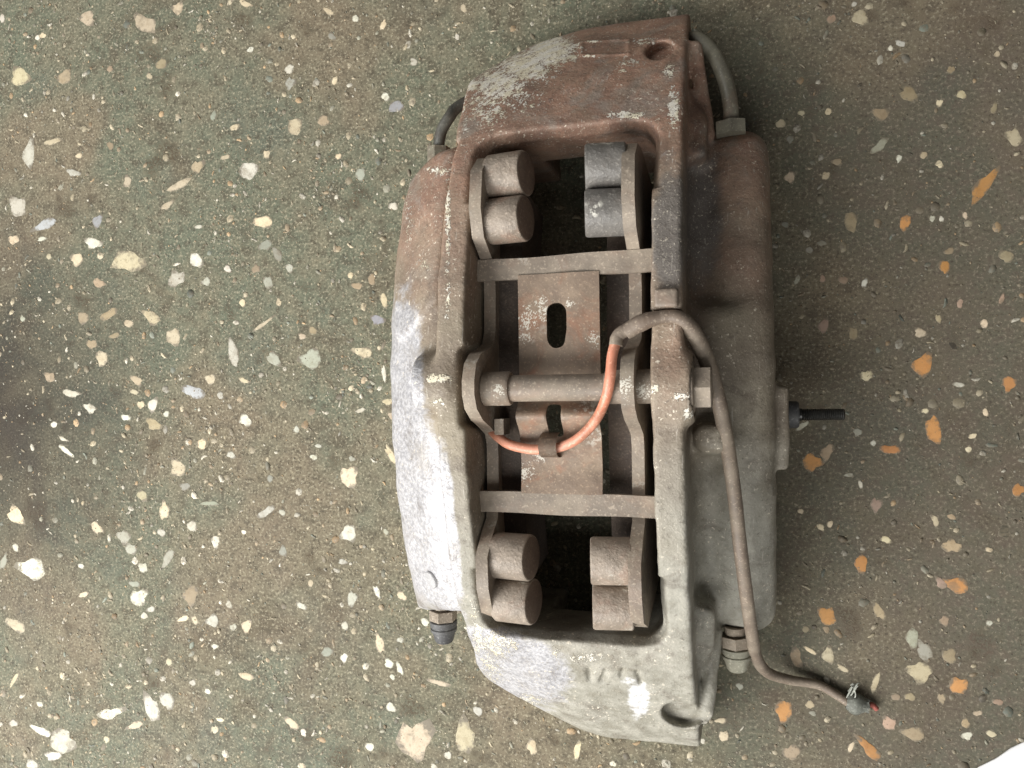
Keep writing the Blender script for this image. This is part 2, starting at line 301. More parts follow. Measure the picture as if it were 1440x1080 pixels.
# ------------------------------------------------------------------ floor
def floor_build():
    n = 2; s = 1800
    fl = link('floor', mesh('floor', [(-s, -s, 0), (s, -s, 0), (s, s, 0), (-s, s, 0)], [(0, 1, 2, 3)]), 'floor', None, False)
    fl['kind'] = 'structure'
    shapes = []
    for k in range(24):
        r = random.Random(100 + k); m = 13; v = []; f = []; ph = [r.uniform(0, 6.28) for _ in range(5)]; am = [0, r.uniform(0.05, 0.24), r.uniform(0.06, 0.2), r.uniform(0.04, 0.14), r.uniform(0.03, 0.11)]
        ang = [2 * math.pi * (i + r.uniform(-0.25, 0.25)) / m for i in range(m)]
        rad = [0.92 + sum(am[h] * math.sin((h + 1) * a + ph[h]) for h in range(1, 5)) + r.uniform(-0.08, 0.08) for a in ang]
        for fac, z in ((1.03, -0.35), (0.99, 0.4), (0.84, 0.85)):
            for a, q in zip(ang, rad): v.append((q * fac * math.cos(a), q * fac * math.sin(a), z * (1 + r.uniform(-0.15, 0.15))))
        v.append((0, 0, 1.0))
        for j in range(2):
            for i in range(m): f.append((j * m + i, j * m + (i + 1) % m, (j + 1) * m + (i + 1) % m, (j + 1) * m + i))
        for i in range(m): f.append((2 * m + i, 2 * m + (i + 1) % m, 3 * m))
        me = bpy.data.meshes.new('stone'); me.from_pydata(v, [], f); me.materials.append(M['stone'])
        me.polygons.foreach_set('use_smooth', [True] * len(me.polygons)); shapes.append(me)
    cols = dict(c=(206, 192, 162), w=(208, 205, 188), g=(158, 158, 142), b=(166, 166, 168), o=(190, 138, 84), y=(200, 187, 156), t=(164, 148, 120), p=(170, 146, 126), d=(70, 62, 54))
    taken = []
    for i, q in enumerate(STONES.split()):
        q = q.split(','); px, py, w, h = (float(c) for c in q[:4]); col = q[4]; an = float(q[5]) if len(q) > 5 else random.uniform(-25, 25)
        p = P(px, py, 0); sx = abs(P(px + 1, py, 0)[0] - P(px, py, 0)[0]); sy = abs(P(px, py + 1, 0)[1] - P(px, py, 0)[1])
        o = bpy.data.objects.new('stone', shapes[(i * 7 + i // 24) % 24]); SC.collection.objects.link(o); o.parent = fl
        o.location = (p[0] / 1000, p[1] / 1000, 0)
        zz = random.uniform(0.10, 0.30)
        o.scale = (w * sx / 1850, h * sy / 1850, zz / 1000); o.rotation_euler = (0, 0, math.radians(an))
        k = random.uniform(0.84, 1.05); cc = srgb(*(min(255, c * k + random.uniform(-2.5, 2.5)) for c in cols[col])); o.color = (*cc, 1)
        taken.append((p[0], p[1], max(w * sx, h * sy) * 0.5))
    # countless small chips between them
    V = []; Fa = []; C = []; nv = 0
    tk = np.array(taken); N = 34000; NM = 7600
    pal = [srgb(*c) for c in ((206, 194, 166), (188, 176, 148), (214, 208, 190), (162, 160, 142), (176, 158, 130), (150, 140, 120), (140, 146, 132), (196, 168, 130))]
    k = 0; clus = [(random.uniform(-440, 240), random.uniform(-280, 280), random.uniform(8, 40)) for _ in range(70)]
    while k < N:
        if random.random() < 0.28:
            c = random.choice(clus); x = random.gauss(c[0], c[2]); y = random.gauss(c[1], c[2])
        else: x = random.uniform(-460, 260); y = random.uniform(-300, 300)
        r = min(0.55 + random.expovariate(1 / 0.75), 2.9) if k < NM else min(0.26 * math.exp(random.gauss(0, 0.55)) + 0.08, 1.0)
        if r > 0.8 and np.min((tk[:, 0] - x) ** 2 + (tk[:, 1] - y) ** 2 - (tk[:, 2] + r) ** 2) < 0: continue
        if x > 40 and random.random() < 0.45 * min(1, (x - 40) / 80): continue
        k += 1
        m = random.choice((6, 7, 8)) if k < NM else 5; el = random.choice((random.uniform(0.2, 0.45), random.uniform(0.4, 1.0), random.uniform(0.5, 1.0))); th = random.uniform(0, math.pi); bend = random.uniform(-0.5, 0.5) if el < 0.45 else 0.0; ct, stt = math.cos(th), math.sin(th)
        z = min(0.3, 0.12 + r * 0.1) + random.uniform(-0.05, 0.08)
        for ring, zz in ((1.0, -0.05), (0.8, z)):
            for j in range(m):
                a = 2 * math.pi * j / m; q = r * ring * random.uniform(0.7, 1.15)
                ux, uy = q * math.cos(a), q * el * math.sin(a); uy += bend * ux * ux / r
                V.append((x + ux * ct - uy * stt, y + ux * stt + uy * ct, zz + (random.uniform(-0.015, 0.015) if ring < 1 else 0)))
        for j in range(m): Fa.append((nv + j, nv + (j + 1) % m, nv + m + (j + 1) % m, nv + m + j))
        Fa.append(tuple(nv + m + j for j in range(m)))
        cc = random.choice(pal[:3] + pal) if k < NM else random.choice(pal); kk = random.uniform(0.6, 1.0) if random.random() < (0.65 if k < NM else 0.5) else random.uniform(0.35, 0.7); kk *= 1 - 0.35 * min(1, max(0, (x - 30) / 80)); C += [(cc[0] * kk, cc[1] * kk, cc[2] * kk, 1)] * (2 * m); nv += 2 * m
    me = mesh('stone_chips', V, Fa); at = me.color_attributes.new('col', 'FLOAT_COLOR', 'POINT'); at.data.foreach_set('color', np.array(C, np.float32).ravel())
    o = link('stone_chips', me, 'chips', fl); o['kind'] = 'stuff'
STONES = """123,26,20,22,c,0 204,33,38,22,c,-25 250,12,14,18,c 28,108,28,26,y 41,216,18,36,w,0 74,199,24,9,c,5 103,243,20,10,w,-15 350,240,24,28,w 252,260,38,10,c,20 278,234,16,18,t 210,107,10,8,c 330,179,12,10,c 155,97,10,8,t 91,108,18,22,t 179,255,12,16,c 3,26,8,12,w 53,53,8,8,w 60,50,10,8,c 345,5,20,8,c,-30 111,219,10,8,c 317,221,12,8,c 227,90,16,14,t 155,205,10,10,t 300,163,8,14,g
415,178,18,28,c,10 407,97,14,12,w 408,117,12,18,g 467,51,14,8,g,-30 500,26,8,12,w 455,170,18,14,t 471,113,8,14,c,-25 582,87,12,10,w 542,136,12,12,w 557,150,22,16,b 539,35,8,16,c,-20 375,217,10,12,c 352,70,10,8,w 476,220,8,10,c 507,245,14,18,g 462,16,16,8,c,-30 643,52,6,10,w 652,12,8,14,c
25,290,26,28,w 63,316,32,14,b,15 59,336,14,6,w,10 137,311,14,18,b 19,337,14,14,c 131,342,24,16,w 108,365,18,18,c 180,368,44,30,y,5 276,366,18,22,w,25 248,392,24,22,w 139,398,18,12,t 213,446,28,16,c,-35 153,442,22,14,t 244,474,20,24,c 143,504,16,22,c 328,497,13,44,w,15 192,535,18,12,c 70,530,16,14,t 290,396,12,12,w 320,378,12,9,w 296,533,16,14,c 129,484,14,14,t 235,289,18,10,c,25 181,455,12,12,c 117,447,16,16,t 343,535,14,8,c 32,448,8,8,g 279,319,10,6,w 69,361,8,8,c 161,472,14,8,t
370,312,28,16,c 373,345,18,14,g 390,358,10,24,g,35 407,377,12,12,w 377,397,14,18,g 437,505,28,28,g 385,505,24,16,g 510,495,32,13,c,-15 540,525,6,26,w,8 531,450,20,14,b 493,387,8,10,c 540,422,10,20,c 370,456,30,6,c,30 392,425,8,10,c 553,290,12,12,w 523,393,12,14,t 502,402,14,10,t 425,473,12,8,c 440,465,10,12,t 341,426,10,10,c 360,378,12,12,t
100,553,26,10,w,-8 126,574,18,12,w,-25 177,587,12,10,w 215,569,14,20,w 198,569,10,12,c 216,597,22,16,t 189,551,12,8,c 76,597,10,8,w 89,617,12,6,w 93,634,28,7,w,-28 272,551,30,18,b 310,556,10,10,w 284,624,12,18,c 250,658,24,22,c 345,591,16,18,w 200,697,16,14,y 231,718,14,26,c 136,742,18,14,c,-35 174,755,20,18,g 184,772,14,18,g 227,749,12,10,w 236,785,10,32,g,-38 270,740,14,16,w 303,762,12,18,w 201,798,14,14,w 45,800,36,30,w 22,725,26,22,c 114,796,8,8,w 22,770,10,10,w 234,582,8,10,w 260,684,16,10,g 325,640,12,10,w 295,708,28,6,g,5 5,790,8,24,g
491,670,26,30,c,20 490,750,24,22,w 374,720,24,12,w,30 397,721,10,8,w 441,643,10,8,w 448,627,10,6,w 551,585,12,10,c 507,577,16,6,w 417,604,8,10,w 482,790,14,8,w 398,775,12,14,g 550,640,9,36,y,35 546,565,16,10,c 380,673,8,12,g 343,748,8,6,w 495,645,8,8,g 543,748,8,8,g
195,840,26,22,w 268,837,20,28,t 189,821,14,10,g 22,879,30,16,c,-15 212,857,12,8,w 203,866,10,10,w 258,870,18,8,c,25 274,872,8,14,c,20 299,873,16,18,w 322,850,10,10,w 347,880,14,18,c 328,882,10,10,w 302,909,10,8,w 238,931,8,12,c 347,951,24,10,c,-5 155,1003,34,16,w,15 213,995,22,36,w,15 235,985,18,26,w 88,1043,38,32,w,30 58,1028,28,12,w,-15 75,1063,26,12,w 45,1075,16,14,w 20,956,22,6,c,58 19,1017,12,10,w 56,990,10,8,w 190,1020,22,10,c,20 292,972,10,8,w 271,960,10,8,w 302,1026,10,12,c 150,1040,8,10,c 118,836,14,8,c 310,1012,12,6,c
583,1040,46,56,c,25 654,1035,30,44,c 410,1017,20,13,c,-25 427,1030,10,10,w 520,1050,12,14,w 547,933,15,12,w,-20 562,940,8,20,w,20 552,952,8,8,w 534,905,12,28,c 495,842,14,22,w 484,925,10,14,w,-15 424,852,14,10,w 485,880,10,12,w 563,900,10,8,w 460,917,16,14,g 550,995,12,16,w,40 437,820,8,10,c 530,832,7,20,w,30 565,838,16,10,c 617,960,30,8,c,-5 598,875,14,10,w,-30 630,1062,10,12,w 610,1078,10,8,w
748,1050,15,22,c 812,1055,10,28,c,-15 862,1074,10,8,w 988,1042,8,8,w 1014,1013,18,8,c 1018,1035,12,18,c 672,1000,14,12,w 1040,965,10,10,w
1201,6,8,8,w 1210,25,22,24,y 1266,61,17,8,w,-25 1252,68,8,8,w 1278,132,28,20,t 1239,160,26,16,t,-35 1237,205,30,13,g,40 1264,223,8,12,w 1299,218,10,12,y 1321,231,12,10,c 1352,133,14,12,y 1337,98,12,10,t 1321,145,10,10,c 1111,249,16,16,c 1161,247,10,14,c 1098,174,14,12,c 1127,159,10,8,c 1165,157,10,10,c 1177,228,16,10,t 1426,193,22,26,y 1383,262,18,58,o,-33 1398,152,10,16,t 1402,76,10,8,c 1169,27,12,14,p 1111,196,10,12,g
1197,312,16,34,t,8 1273,313,16,22,o 1311,307,8,10,w 1324,308,8,8,w 1328,375,14,20,o 1216,398,10,12,w,-30 1186,394,14,12,p 1157,392,10,10,p 1138,352,10,10,g 1155,342,14,8,g 1104,316,12,8,g 1200,469,14,18,t 1158,458,14,22,p 1294,468,18,14,c 1298,513,30,30,o 1219,528,18,16,c 1419,540,18,24,o 1348,541,16,8,w 1384,455,12,12,c 1320,448,8,14,y 1409,420,8,14,p 1415,360,20,18,t 1350,427,10,12,p 1335,353,14,10,t 1121,393,8,14,g,-25 1340,486,16,9,d,-40 1357,303,8,10,c
1128,599,22,8,w,35 1142,650,28,24,o,-25 1163,636,16,26,t 1252,632,26,14,o,-5 1313,605,22,38,o 1228,623,8,10,w 1206,608,12,12,g 1368,613,12,8,c 1362,632,10,8,c 1232,710,14,22,p 1210,681,7,12,w 1126,719,8,8,c 1154,741,14,8,c,-20 1167,737,8,12,c,-15 1315,732,10,16,c 1246,759,16,10,y 1211,793,20,24,o 1338,768,28,18,t 1432,689,18,18,o 1412,748,16,20,d 1391,773,10,8,c 1386,580,8,12,c 1301,578,10,8,c 1338,727,12,8,t 1194,668,14,6,g
1163,866,26,26,o 1345,823,34,22,o,-20 1323,820,14,18,p 1165,921,19,22,c 1120,925,18,26,t 1140,915,20,7,c,-30 1185,940,20,7,c,-25 1236,860,14,26,t,20 1283,897,20,26,g 1300,915,20,30,g,25 1335,922,22,20,t,30 1293,945,36,28,y,-20 1348,964,22,28,o 1231,960,9,32,c,-18 1102,1000,22,32,o 1139,991,12,12,y 1143,1003,10,8,g 1250,1017,22,18,p 1285,1032,30,20,t 1222,1053,18,40,o,38 1197,1050,8,16,c 1113,1058,24,22,t 1360,1035,16,12,w,30 1394,1032,14,10,c,-20 1391,876,10,8,w 1324,982,10,16,t 1358,1017,14,12,t 1403,987,14,10,p 1328,873,14,14,p 1375,1003,12,8,c 1260,980,14,10,t 1280,980,14,12,t 1133,885,10,10,t 1162,885,10,10,t"""
floor_build()

# ------------------------------------------------------------------ the caliper casting: signed distance field -> surface nets
APEX, RAD = 110.0, 235.0
def drop(y): return RAD - np.sqrt(np.maximum(RAD * RAD - y * y, 1.0))
def smin(a, b, k):
    h = np.clip(0.5 + 0.5 * (b - a) / k, 0, 1); return b + (a - b) * h - k * h * (1 - h)
def smax(a, b, k): return -smin(-a, -b, k)
def rbox(X, Y, Z, x0, x1, y0, y1, z0, z1, r):
    qx = np.abs(X - (x0 + x1) / 2) - (x1 - x0) / 2 + r; qy = np.abs(Y - (y0 + y1) / 2) - (y1 - y0) / 2 + r; qz = np.abs(Z - (z0 + z1) / 2) - (z1 - z0) / 2 + r
    return np.sqrt(np.maximum(qx, 0) ** 2 + np.maximum(qy, 0) ** 2 + np.maximum(qz, 0) ** 2) + np.minimum(np.maximum(qx, np.maximum(qy, qz)), 0) - r
def capsule(X, Y, Z, a, b, r):
    ax, ay, az = a; bx, by, bz = b; dx, dy, dz = bx - ax, by - ay, bz - az
    t = np.clip(((X - ax) * dx + (Y - ay) * dy + (Z - az) * dz) / (dx * dx + dy * dy + dz * dz), 0, 1)
    return np.sqrt((X - ax - t * dx) ** 2 + (Y - ay - t * dy) ** 2 + (Z - az - t * dz) ** 2) - r
def cylx(X, Y, Z, x0, x1, y, z, r, rr=1.0):
    d = np.sqrt((Y - y) ** 2 + (Z - z) ** 2) - r + rr; e = np.abs(X - (x0 + x1) / 2) - (x1 - x0) / 2 + rr
    return np.sqrt(np.maximum(d, 0) ** 2 + np.maximum(e, 0) ** 2) + np.minimum(np.maximum(d, e), 0) - rr
def cylz(X, Y, Z, x, y, z0, z1, r, rr=1.0):
    d = np.sqrt((X - x) ** 2 + (Y - y) ** 2) - r + rr; e = np.abs(Z - (z0 + z1) / 2) - (z1 - z0) / 2 + rr
    return np.sqrt(np.maximum(d, 0) ** 2 + np.maximum(e, 0) ** 2) + np.minimum(np.maximum(d, e), 0) - rr
def half(X, Y, a, b):                  # signed distance to the line a->b in plan, positive on its left
    dx, dy = b[0] - a[0], b[1] - a[1]; l = math.hypot(dx, dy)
    return (dx * (Y - a[1]) - dy * (X - a[0])) / l
def gnoise(X, Y, Z, s, seed):
    r = np.random.default_rng(seed); out = 0.0
    for i in range(5):
        k = r.normal(size=3); k = k / np.linalg.norm(k) * 2 * math.pi / s * r.uniform(0.7, 1.5)
        out = out + np.sin(k[0] * X + k[1] * Y + k[2] * Z + r.uniform(0, 6.28)).astype(np.float32)
    return out / 5
def body_sdf(X, Y, Z):
    dr = drop(Y).astype(np.float32); U = Z + dr                       # U: height measured from the arch
    # frame: arched slab with the two rails and the two end bridges
    fr = rbox(X, Y, U, -50.5, 53.5, -180, 186, 6, APEX, 2.2); 
    bk = smax(rbox(X, Y, U, -60, 30, 113.5, 186, 6, APEX, 2.2), -half(X, Y, (-58.5, 160), (-50.5, 104)), 1.5); fr = smin(fr, bk, 1.0)
    bk = smax(rbox(X, Y, U, -56, 30, -180, -113.5, 6, APEX, 2.2), -half(X, Y, (-50.5, -110), (-54, -149)), 1.5); fr = smin(fr, bk, 1.0)
    fr = smax(fr, half(X, Y, (-24, 189), (-59, 160)) * -1, 4)          # plan corner, far end
    fr = smax(fr, half(X, Y, (-54, -149), (4, -187)) * -1, 5)          # plan corner, near end
    # slanting facets along the left of both end bridges
    fr = smax(fr, (X + 41) * -0.34 + (Y + 108) * -0.22 + (U - 110) * 0.91, 2.5)
    fr = smax(fr, (X + 37) * -0.27 + (Y - 126) * 0.17 + (U - 110) * 0.94, 3.5)
    # outboard (left) piston housing, a sloping shoulder below the rail
    lh = rbox(X, Y, U, -90.5, -40, -150, 150, 6, 99, 17); lh = smax(lh, Y - 116.5, 4); lh = smax(lh, (-Y - 106.5 - (-50 - X) * 0.30) * 0.95, 2.5)
    lh = smax(lh, (X + 68) * -0.64 + (U - 92) * 0.77, 9)
    lh = smax(lh, (Y - 104) * 0.80 + (X + 76) * -0.42 - 3, 5)
    d = smin(fr, lh, 2.0)
    # raised panel on the upper half of the left shoulder; its edge is the bright crease
    pn = rbox(X, Y, U, -84, -50.5, 22, 114, 60, 101.5, 5)
    pn = smax(pn, (X + 66) * -0.60 + (U - 95.5) * 0.80, 4); pn = smax(pn, (Y - 104) * 0.80 + (X + 76) * -0.42 - 4, 3)
    pn = smax(pn, half(X, Y, (-72, 22), (-52, 36)) * -1, 6)
    d = smin(d, pn, 1.2)
    # pin boss on the left shoulder, with its spot-faced end
    d = smin(d, cylx(X, Y, U, -62, -44, 0.5, 97.5, 14, 2.0), 5)
    d = smax(d, -cylx(X, Y, U, -74, -61.5, 0.5, 99.5, 11, 1.5), 1.2)
    # inboard (right) piston housing with the deep valley behind the rail
    rh = rbox(X, Y, U, 40, 88, -121, 122, 6, 66, 13)
    d = smin(d, rh, 12)
    rh2 = rbox(X, Y, U, 64, 88, -119, 119, 6, 71, 10); d = smin(d, rh2, 7)
    # web and boss in the middle of the right side
    wb = rbox(X, Y, U, 46, 86, -31, 33, 10, 80, 7); wb = smax(wb, (X - 70) * 0.55 + (U - 78) * 0.83, 6)
    d = smin(d, wb, 6)
    d = smin(d, cylx(X, Y, U, 40, 57, -2.3, 101, 14, 2), 6)
    d = smin(d, rbox(X, Y, U, 56, 70, -30, -17, 60, 92, 5), 5)
    d = smax(d, -cylx(X, Y, U, 54.6, 75, -2.3, 101, 12.5, 1), 1.0)     # spot face under the bolt head
    # mounting flange and gussets towards both ends
    d = smin(d, rbox(X, Y, Z, 80, 95.5, -40, -2, 22, 56, 2.5), 2.5)
    for sy in (1, -1):
        g = rbox(X, Y * sy, U, 44, 62, 100, 168, 30, 88, 4)
        g = smax(g, (X - 50) * 0.80 + (Y * sy - 146) * 0.45 + (U - 80) * 0.4 - 1, 3)
        d = smin(d, g, 5)
        d = smin(d, capsule(X, Y * sy, Z, (57, 158, 42), (62, 118, 40), 3.2), 4)
    # openings
    wi = np.maximum(np.abs(X - 1.7) - 39.3 + 9, 0); wj = np.maximum(np.abs(Y) - 112 + 9, 0)
    win = np.sqrt(wi ** 2 + wj ** 2) - 9 + np.minimum(np.maximum(np.abs(X - 1.7) - 30.3, np.abs(Y) - 103), 0)
    win = win - np.maximum(0, (U - 102)) * 0.35 * (np.abs(Y) > 80)
    d = smax(d, -win, 1.6)
    d = smax(d, -rbox(X, Y, U, -40.2, 0, -18, 17, 70, 140, 3), 2)        # clearance for the left pad ear
    d = smax(d, -rbox(X, Y, U, 36.5, 44, -16, 12, 70, 96, 3), 2)
    d = smax(d, -rbox(X, Y, U, -18, 18, -300, 300, 0, 66, 3), 3)       # slot for the disc through both ends
    d = smax(d, -rbox(X, Y, U, 35, 60, 24.6, 28.6, 105.0, 130, 1.5), 1.0)  # notch that carries the sensor cable
    d = smax(d, -cylz(X, Y, U, 41.0, 156, 103, 140, 6.6, 1), 1.8)
    d = smax(d, -cylz(X, Y, U, 46.5, -154, 102.5, 140, 9.3, 2), 1.2)
    d = smax(d, -rbox(X, Y, U, 46, 66, -160, -150, 103, 140, 3), 1.5)
    # faint stamped strokes on the near end bridge
    for (ax, ay, bx, by) in ((828, 943, 830, 956), (853, 944, 846, 958), (877, 942, 874, 951), (896, 944, 901, 960)):
        pa = LT(ax, ay); pb = LT(bx, by)
        d = smax(d, -capsule(X, Y, Z, pa, pb, 1.3), 0.3)
    # raised worn label frame on the far end bridge
    for (ax, ay, bx, by) in ((818, 60, 818, 79), (818, 79, 884, 77), (818, 60, 884, 57), (884, 57, 884, 77)):
        d = smin(d, capsule(X, Y, Z, LT(ax, ay), LT(bx, by), 0.9), 0.8)
    # casting irregularity, and a flat seat on the floor
    d = d + gnoise(X, Y, Z, 26, 3) * 0.45 + gnoise(X, Y, Z, 9, 5) * 0.22
    return np.maximum(d, -Z + 0.02)
def LT(px, py):                        # pixel -> point on the arched top surface, in caliper axes
    z = 90.0
    for _ in range(60):
        p = P(px, py, z); q = (p[0] * RC + p[1] * RS, -p[0] * RS + p[1] * RC); z = 0.5 * z + 0.5 * (APEX - float(drop(np.float64(q[1]))))
    return (q[0], q[1], z)
def surface_nets(fn, lo, hi, h):
    ax = [np.arange(lo[i], hi[i] + h, h, dtype=np.float32) for i in range(3)]
    D = fn(ax[0][:, None, None], ax[1][None, :, None], ax[2][None, None, :]).astype(np.float32)
    S = D < 0
    c = sum(S[i:S.shape[0] - 1 + i, j:S.shape[1] - 1 + j, k:S.shape[2] - 1 + k].astype(np.int8) for i in (0, 1) for j in (0, 1) for k in (0, 1))
    I = np.argwhere((c > 0) & (c < 8)); idx = np.full(c.shape, -1, np.int32); idx[tuple(I.T)] = np.arange(len(I))
    acc = np.zeros((len(I), 3)); cnt = np.zeros(len(I))
    cor = {(i, j, k): D[I[:, 0] + i, I[:, 1] + j, I[:, 2] + k] for i in (0, 1) for j in (0, 1) for k in (0, 1)}
    for a in cor:
        for e in range(3):
            if a[e]: continue
            b = list(a); b[e] = 1; va, vb = cor[a], cor[tuple(b)]
            m = (va < 0) != (vb < 0); t = np.where(m, va / np.where(m, va - vb, 1), 0)
            p = np.tile(np.array(a, float), (len(I), 1)); p[:, e] = t; acc[m] += p[m]; cnt[m] += 1
    V = (I + acc / cnt[:, None]) * h + np.array(lo)
    quads = []
    for e in range(3):
        sl0 = [slice(None)] * 3; sl1 = [slice(None)] * 3; sl0[e] = slice(0, -1); sl1[e] = slice(1, None)
        s0, s1 = S[tuple(sl0)], S[tuple(sl1)]
        E = np.argwhere(s0 != s1); u, v = (e + 1) % 3, (e + 2) % 3
        E = E[(E[:, u] > 0) & (E[:, v] > 0) & (E[:, u] < S.shape[u] - 1) & (E[:, v] < S.shape[v] - 1)]
        o = []
        for du, dv in ((-1, -1), (0, -1), (0, 0), (-1, 0)):
            q = E.copy(); q[:, u] += du; q[:, v] += dv; o.append(idx[tuple(q.T)])
        q = np.stack(o, 1); fl = ~s0[tuple(E.T)]; q[fl] = q[fl][:, ::-1]; quads.append(q)
    return V, np.concatenate(quads)
CRUST = [(772, 70, 38, 30, 1.1), (740, 92, 50, 30, 1.0), (702, 118, 46, 34, .95), (685, 150, 40, 36, .75), (720, 140, 60, 30, .6), (663, 118, 13, 14, 1), (655, 165, 8, 60, .6), (795, 70, 25, 26, .9),
         (880, 162, 34, 7, 1.0), (947, 152, 10, 34, 1.0), (940, 100, 12, 12, .8), (905, 58, 26, 7, .7), (885, 88, 24, 9, .75), (873, 100, 14, 6, .7), (832, 58, 16, 3, .8), (830, 79, 16, 3, .8), (818, 69, 3, 10, .8),
         (630, 330, 5, 110, .8), (630, 420, 5, 40, .8), (618, 240, 26, 8, .75), (575, 300, 9, 60, .55), (595, 372, 14, 10, .6), (617, 534, 24, 8, 1), (617, 565, 14, 8, .8), (958, 555, 22, 10, .8), (880, 545, 8, 16, .9),  # narrow entries along the crease paint its ridge highlight
         (920, 548, 10, 8, .9), (700, 905, 34, 26, .8), (672, 895, 10, 40, .8), (735, 985, 50, 10, .75), (690, 940, 30, 40, .6), (825, 925, 30, 10, .75), (780, 915, 10, 14, .6), (967, 582, 10, 8, .9), (665, 860, 10, 30, .55)]
def caliper():
    base = Lw((0, 0, 0)); c = thing('brake_caliper', 'large corroded six piston brake caliper lying on the speckled concrete floor', 'brake caliper', base)
    V, Q = surface_nets(body_sdf, (-100, -190, -2), (102, 196, 118), 1.0)
    V = Lwn(V)
    me = bpy.data.meshes.new('casting'); me.vertices.add(len(V)); me.vertices.foreach_set('co', (V / 1000).astype(np.float32).ravel())
    me.loops.add(Q.size); me.loops.foreach_set('vertex_index', Q.ravel().astype(np.int32)); me.polygons.add(len(Q))
    me.polygons.foreach_set('loop_start', np.arange(0, Q.size, 4, dtype=np.int32)); me.update(calc_edges=True); me.validate()
    px, py = Qn(V); X, Y, Z = V.T
    bl = lambda x, y, rx, ry: np.exp(-(((px - x) / rx) ** 2 + ((py - y) / ry) ** 2))
    wob = gnoise(X, Y, Z, 30, 21) * 0.25
    rust = np.clip((440 - py) / 260 + wob, 0, 1) * 0.95 + 0.55 * bl(945, 480, 40, 110) + 0.25 * bl(600, 330, 60, 120)
    rust = np.clip(np.maximum(rust, 0.7 * bl(800, 905, 190, 28)) - 0.7 * bl(940, 330, 24, 80), 0, 1)
    painted_glare = np.clip(1.25 * bl(590, 700, 60, 170) + 0.95 * bl(565, 520, 26, 110) + 1.0 * bl(745, 950, 62, 50) + 0.8 * bl(690, 910, 40, 40) + 0.5 * bl(640, 790, 30, 80), 0, 1)  # glare on the left flank and near facet, painted into the colour
    painted_glare *= 1 - 0.9 * bl(625, 560, 32, 80)
    painted_glare *= np.where(Y > -112, np.clip((-41.0 - X + 3 * wob) / 5, 0.1, 1), 1)
    pale = np.clip((py - 600) / 220 + wob, 0, 1) * 0.9 + 0.5 * bl(1040, 700, 70, 170)  # greyer near half of the casting, some of its light painted in
    grey_shade = np.clip(1.1 * bl(938, 330, 24, 80) + 0.75 * bl(990, 300, 36, 120), 0, 1)  # grey rail paint, and shade painted into the valley beside the rail
    crust = np.zeros(len(V))
    for x, y, rx, ry, k in CRUST: crust = np.maximum(crust, k * np.exp(-((((px - x) / rx) ** 2 + ((py - y) / ry) ** 2) ** 1.3)))
    smear = np.maximum(np.exp(-((((px - 897) / 17) ** 2 + ((py - 985) / 28) ** 2) ** 2)), 0.8 * np.exp(-((((px - 885) / 14) ** 2 + ((py - 957) / 6) ** 2) ** 2)))  # wiped smear, its shine painted as white
    for n, a in (('rust', rust), ('painted_glare', painted_glare), ('crust', crust), ('smear', smear), ('pale', np.clip(pale, 0, 1)), ('grey_shade', grey_shade)):
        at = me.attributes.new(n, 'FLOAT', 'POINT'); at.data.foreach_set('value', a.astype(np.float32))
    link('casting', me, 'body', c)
    # bolt that bridges the window
    ax = Lw((1, 0, 0)); z = 103
    b = lathe('bridge_bolt', Lw((-31, -1.6, z)), ax, [(0, 6.2), (0.8, 7.3), (11.5, 7.3), (12.4, 6.8), (12.6, 5.6), (52.5, 5.6), (52.8, 6.6), (53.4, 7.0), (84, 7.0), (84.5, 6)], 'steel', c, 32)
    lathe('washer', Lw((54.7, -2.3, z)), ax, [(0, 9.8), (0.4, 10.4), (2.2, 10.4), (2.7, 9.6)], 'steel', b)
    lathe('bolt_head', Lw((57.2, -2.3, z)), ax, [(0, 9.0), (6.4, 9.0), (6.9, 8.2)], 'steel', b, hexa=True)
    # bleed nipples with rubber caps
    for nm, base_, d, cap in (('a', (-73.6, -110.5, 45), (0.0, -1, -0.06), 'rubber'), ('b', (70.8, -116, 36), (0.03, -1, -0.06), 'rubber_dusty')):
        bn = lathe('bleed_nipple', Lw(base_), Lw(d), [(0, 5), (3.4, 5), (3.6, 4), (12, 4)], 'brass' if nm == 'a' else 'steel', c, 20)
        q = Vector(Lw(base_)); dd = Vector(Lw(d)).normalized()
        lathe('hex_nut', q + dd * 4.2, dd, [(0, 7.2), (5.2, 7.2)], 'brass', bn, hexa=True)
        lathe('dust_cap', q + dd * 9.6, dd, [(0, 6.2), (0.5, 7.0), (2.9, 7.0), (3.3, 6.4), (3.8, 6.4), (4.2, 6.9), (5.6, 6.7), (6.0, 6.0), (10.6, 4.8), (11.6, 4.0), (12.0, 2.2)], cap, bn, 28)
    # transfer pipe that joins both halves round the far end
    pts = [P(617, 226, 36), P(617, 205, 38), P(621, 184, 40), P(632, 165, 40), P(648, 148, 36)]
    tube('transfer_pipe', pts + [Lw((-40, 160, 26))], 3.0, 'pipe_dark', c, 12, 14)
    pts = [Lw((44, 168, 20)), P(975, 55, 28), P(1000, 72, 34), P(1017, 105, 40), P(1027, 145, 42), P(1028, 185, 40)]
    pp = tube('transfer_pipe', pts, 3.6, 'pipe', c, 12, 14)
    q = Vector(P(617, 230, 36)); lathe('pipe_nut', q, (0.02, 1, 0.06), [(0, 6), (8.5, 6)], 'pipe', pp, hexa=True)
    q = Vector(P(1028, 190, 40)); lathe('pipe_nut', q, (-0.05, 1, 0.05), [(0, 7.6), (6, 7.6)], 'pipe', pp, hexa=True)
    # inlet stub with black plastic rod
    inl = lathe('inlet_sleeve', Lw((90, -15.8, 36)), ax, [(0, 6.6), (10.2, 6.2), (10.8, 5.6)], 'rubber', c, 24)
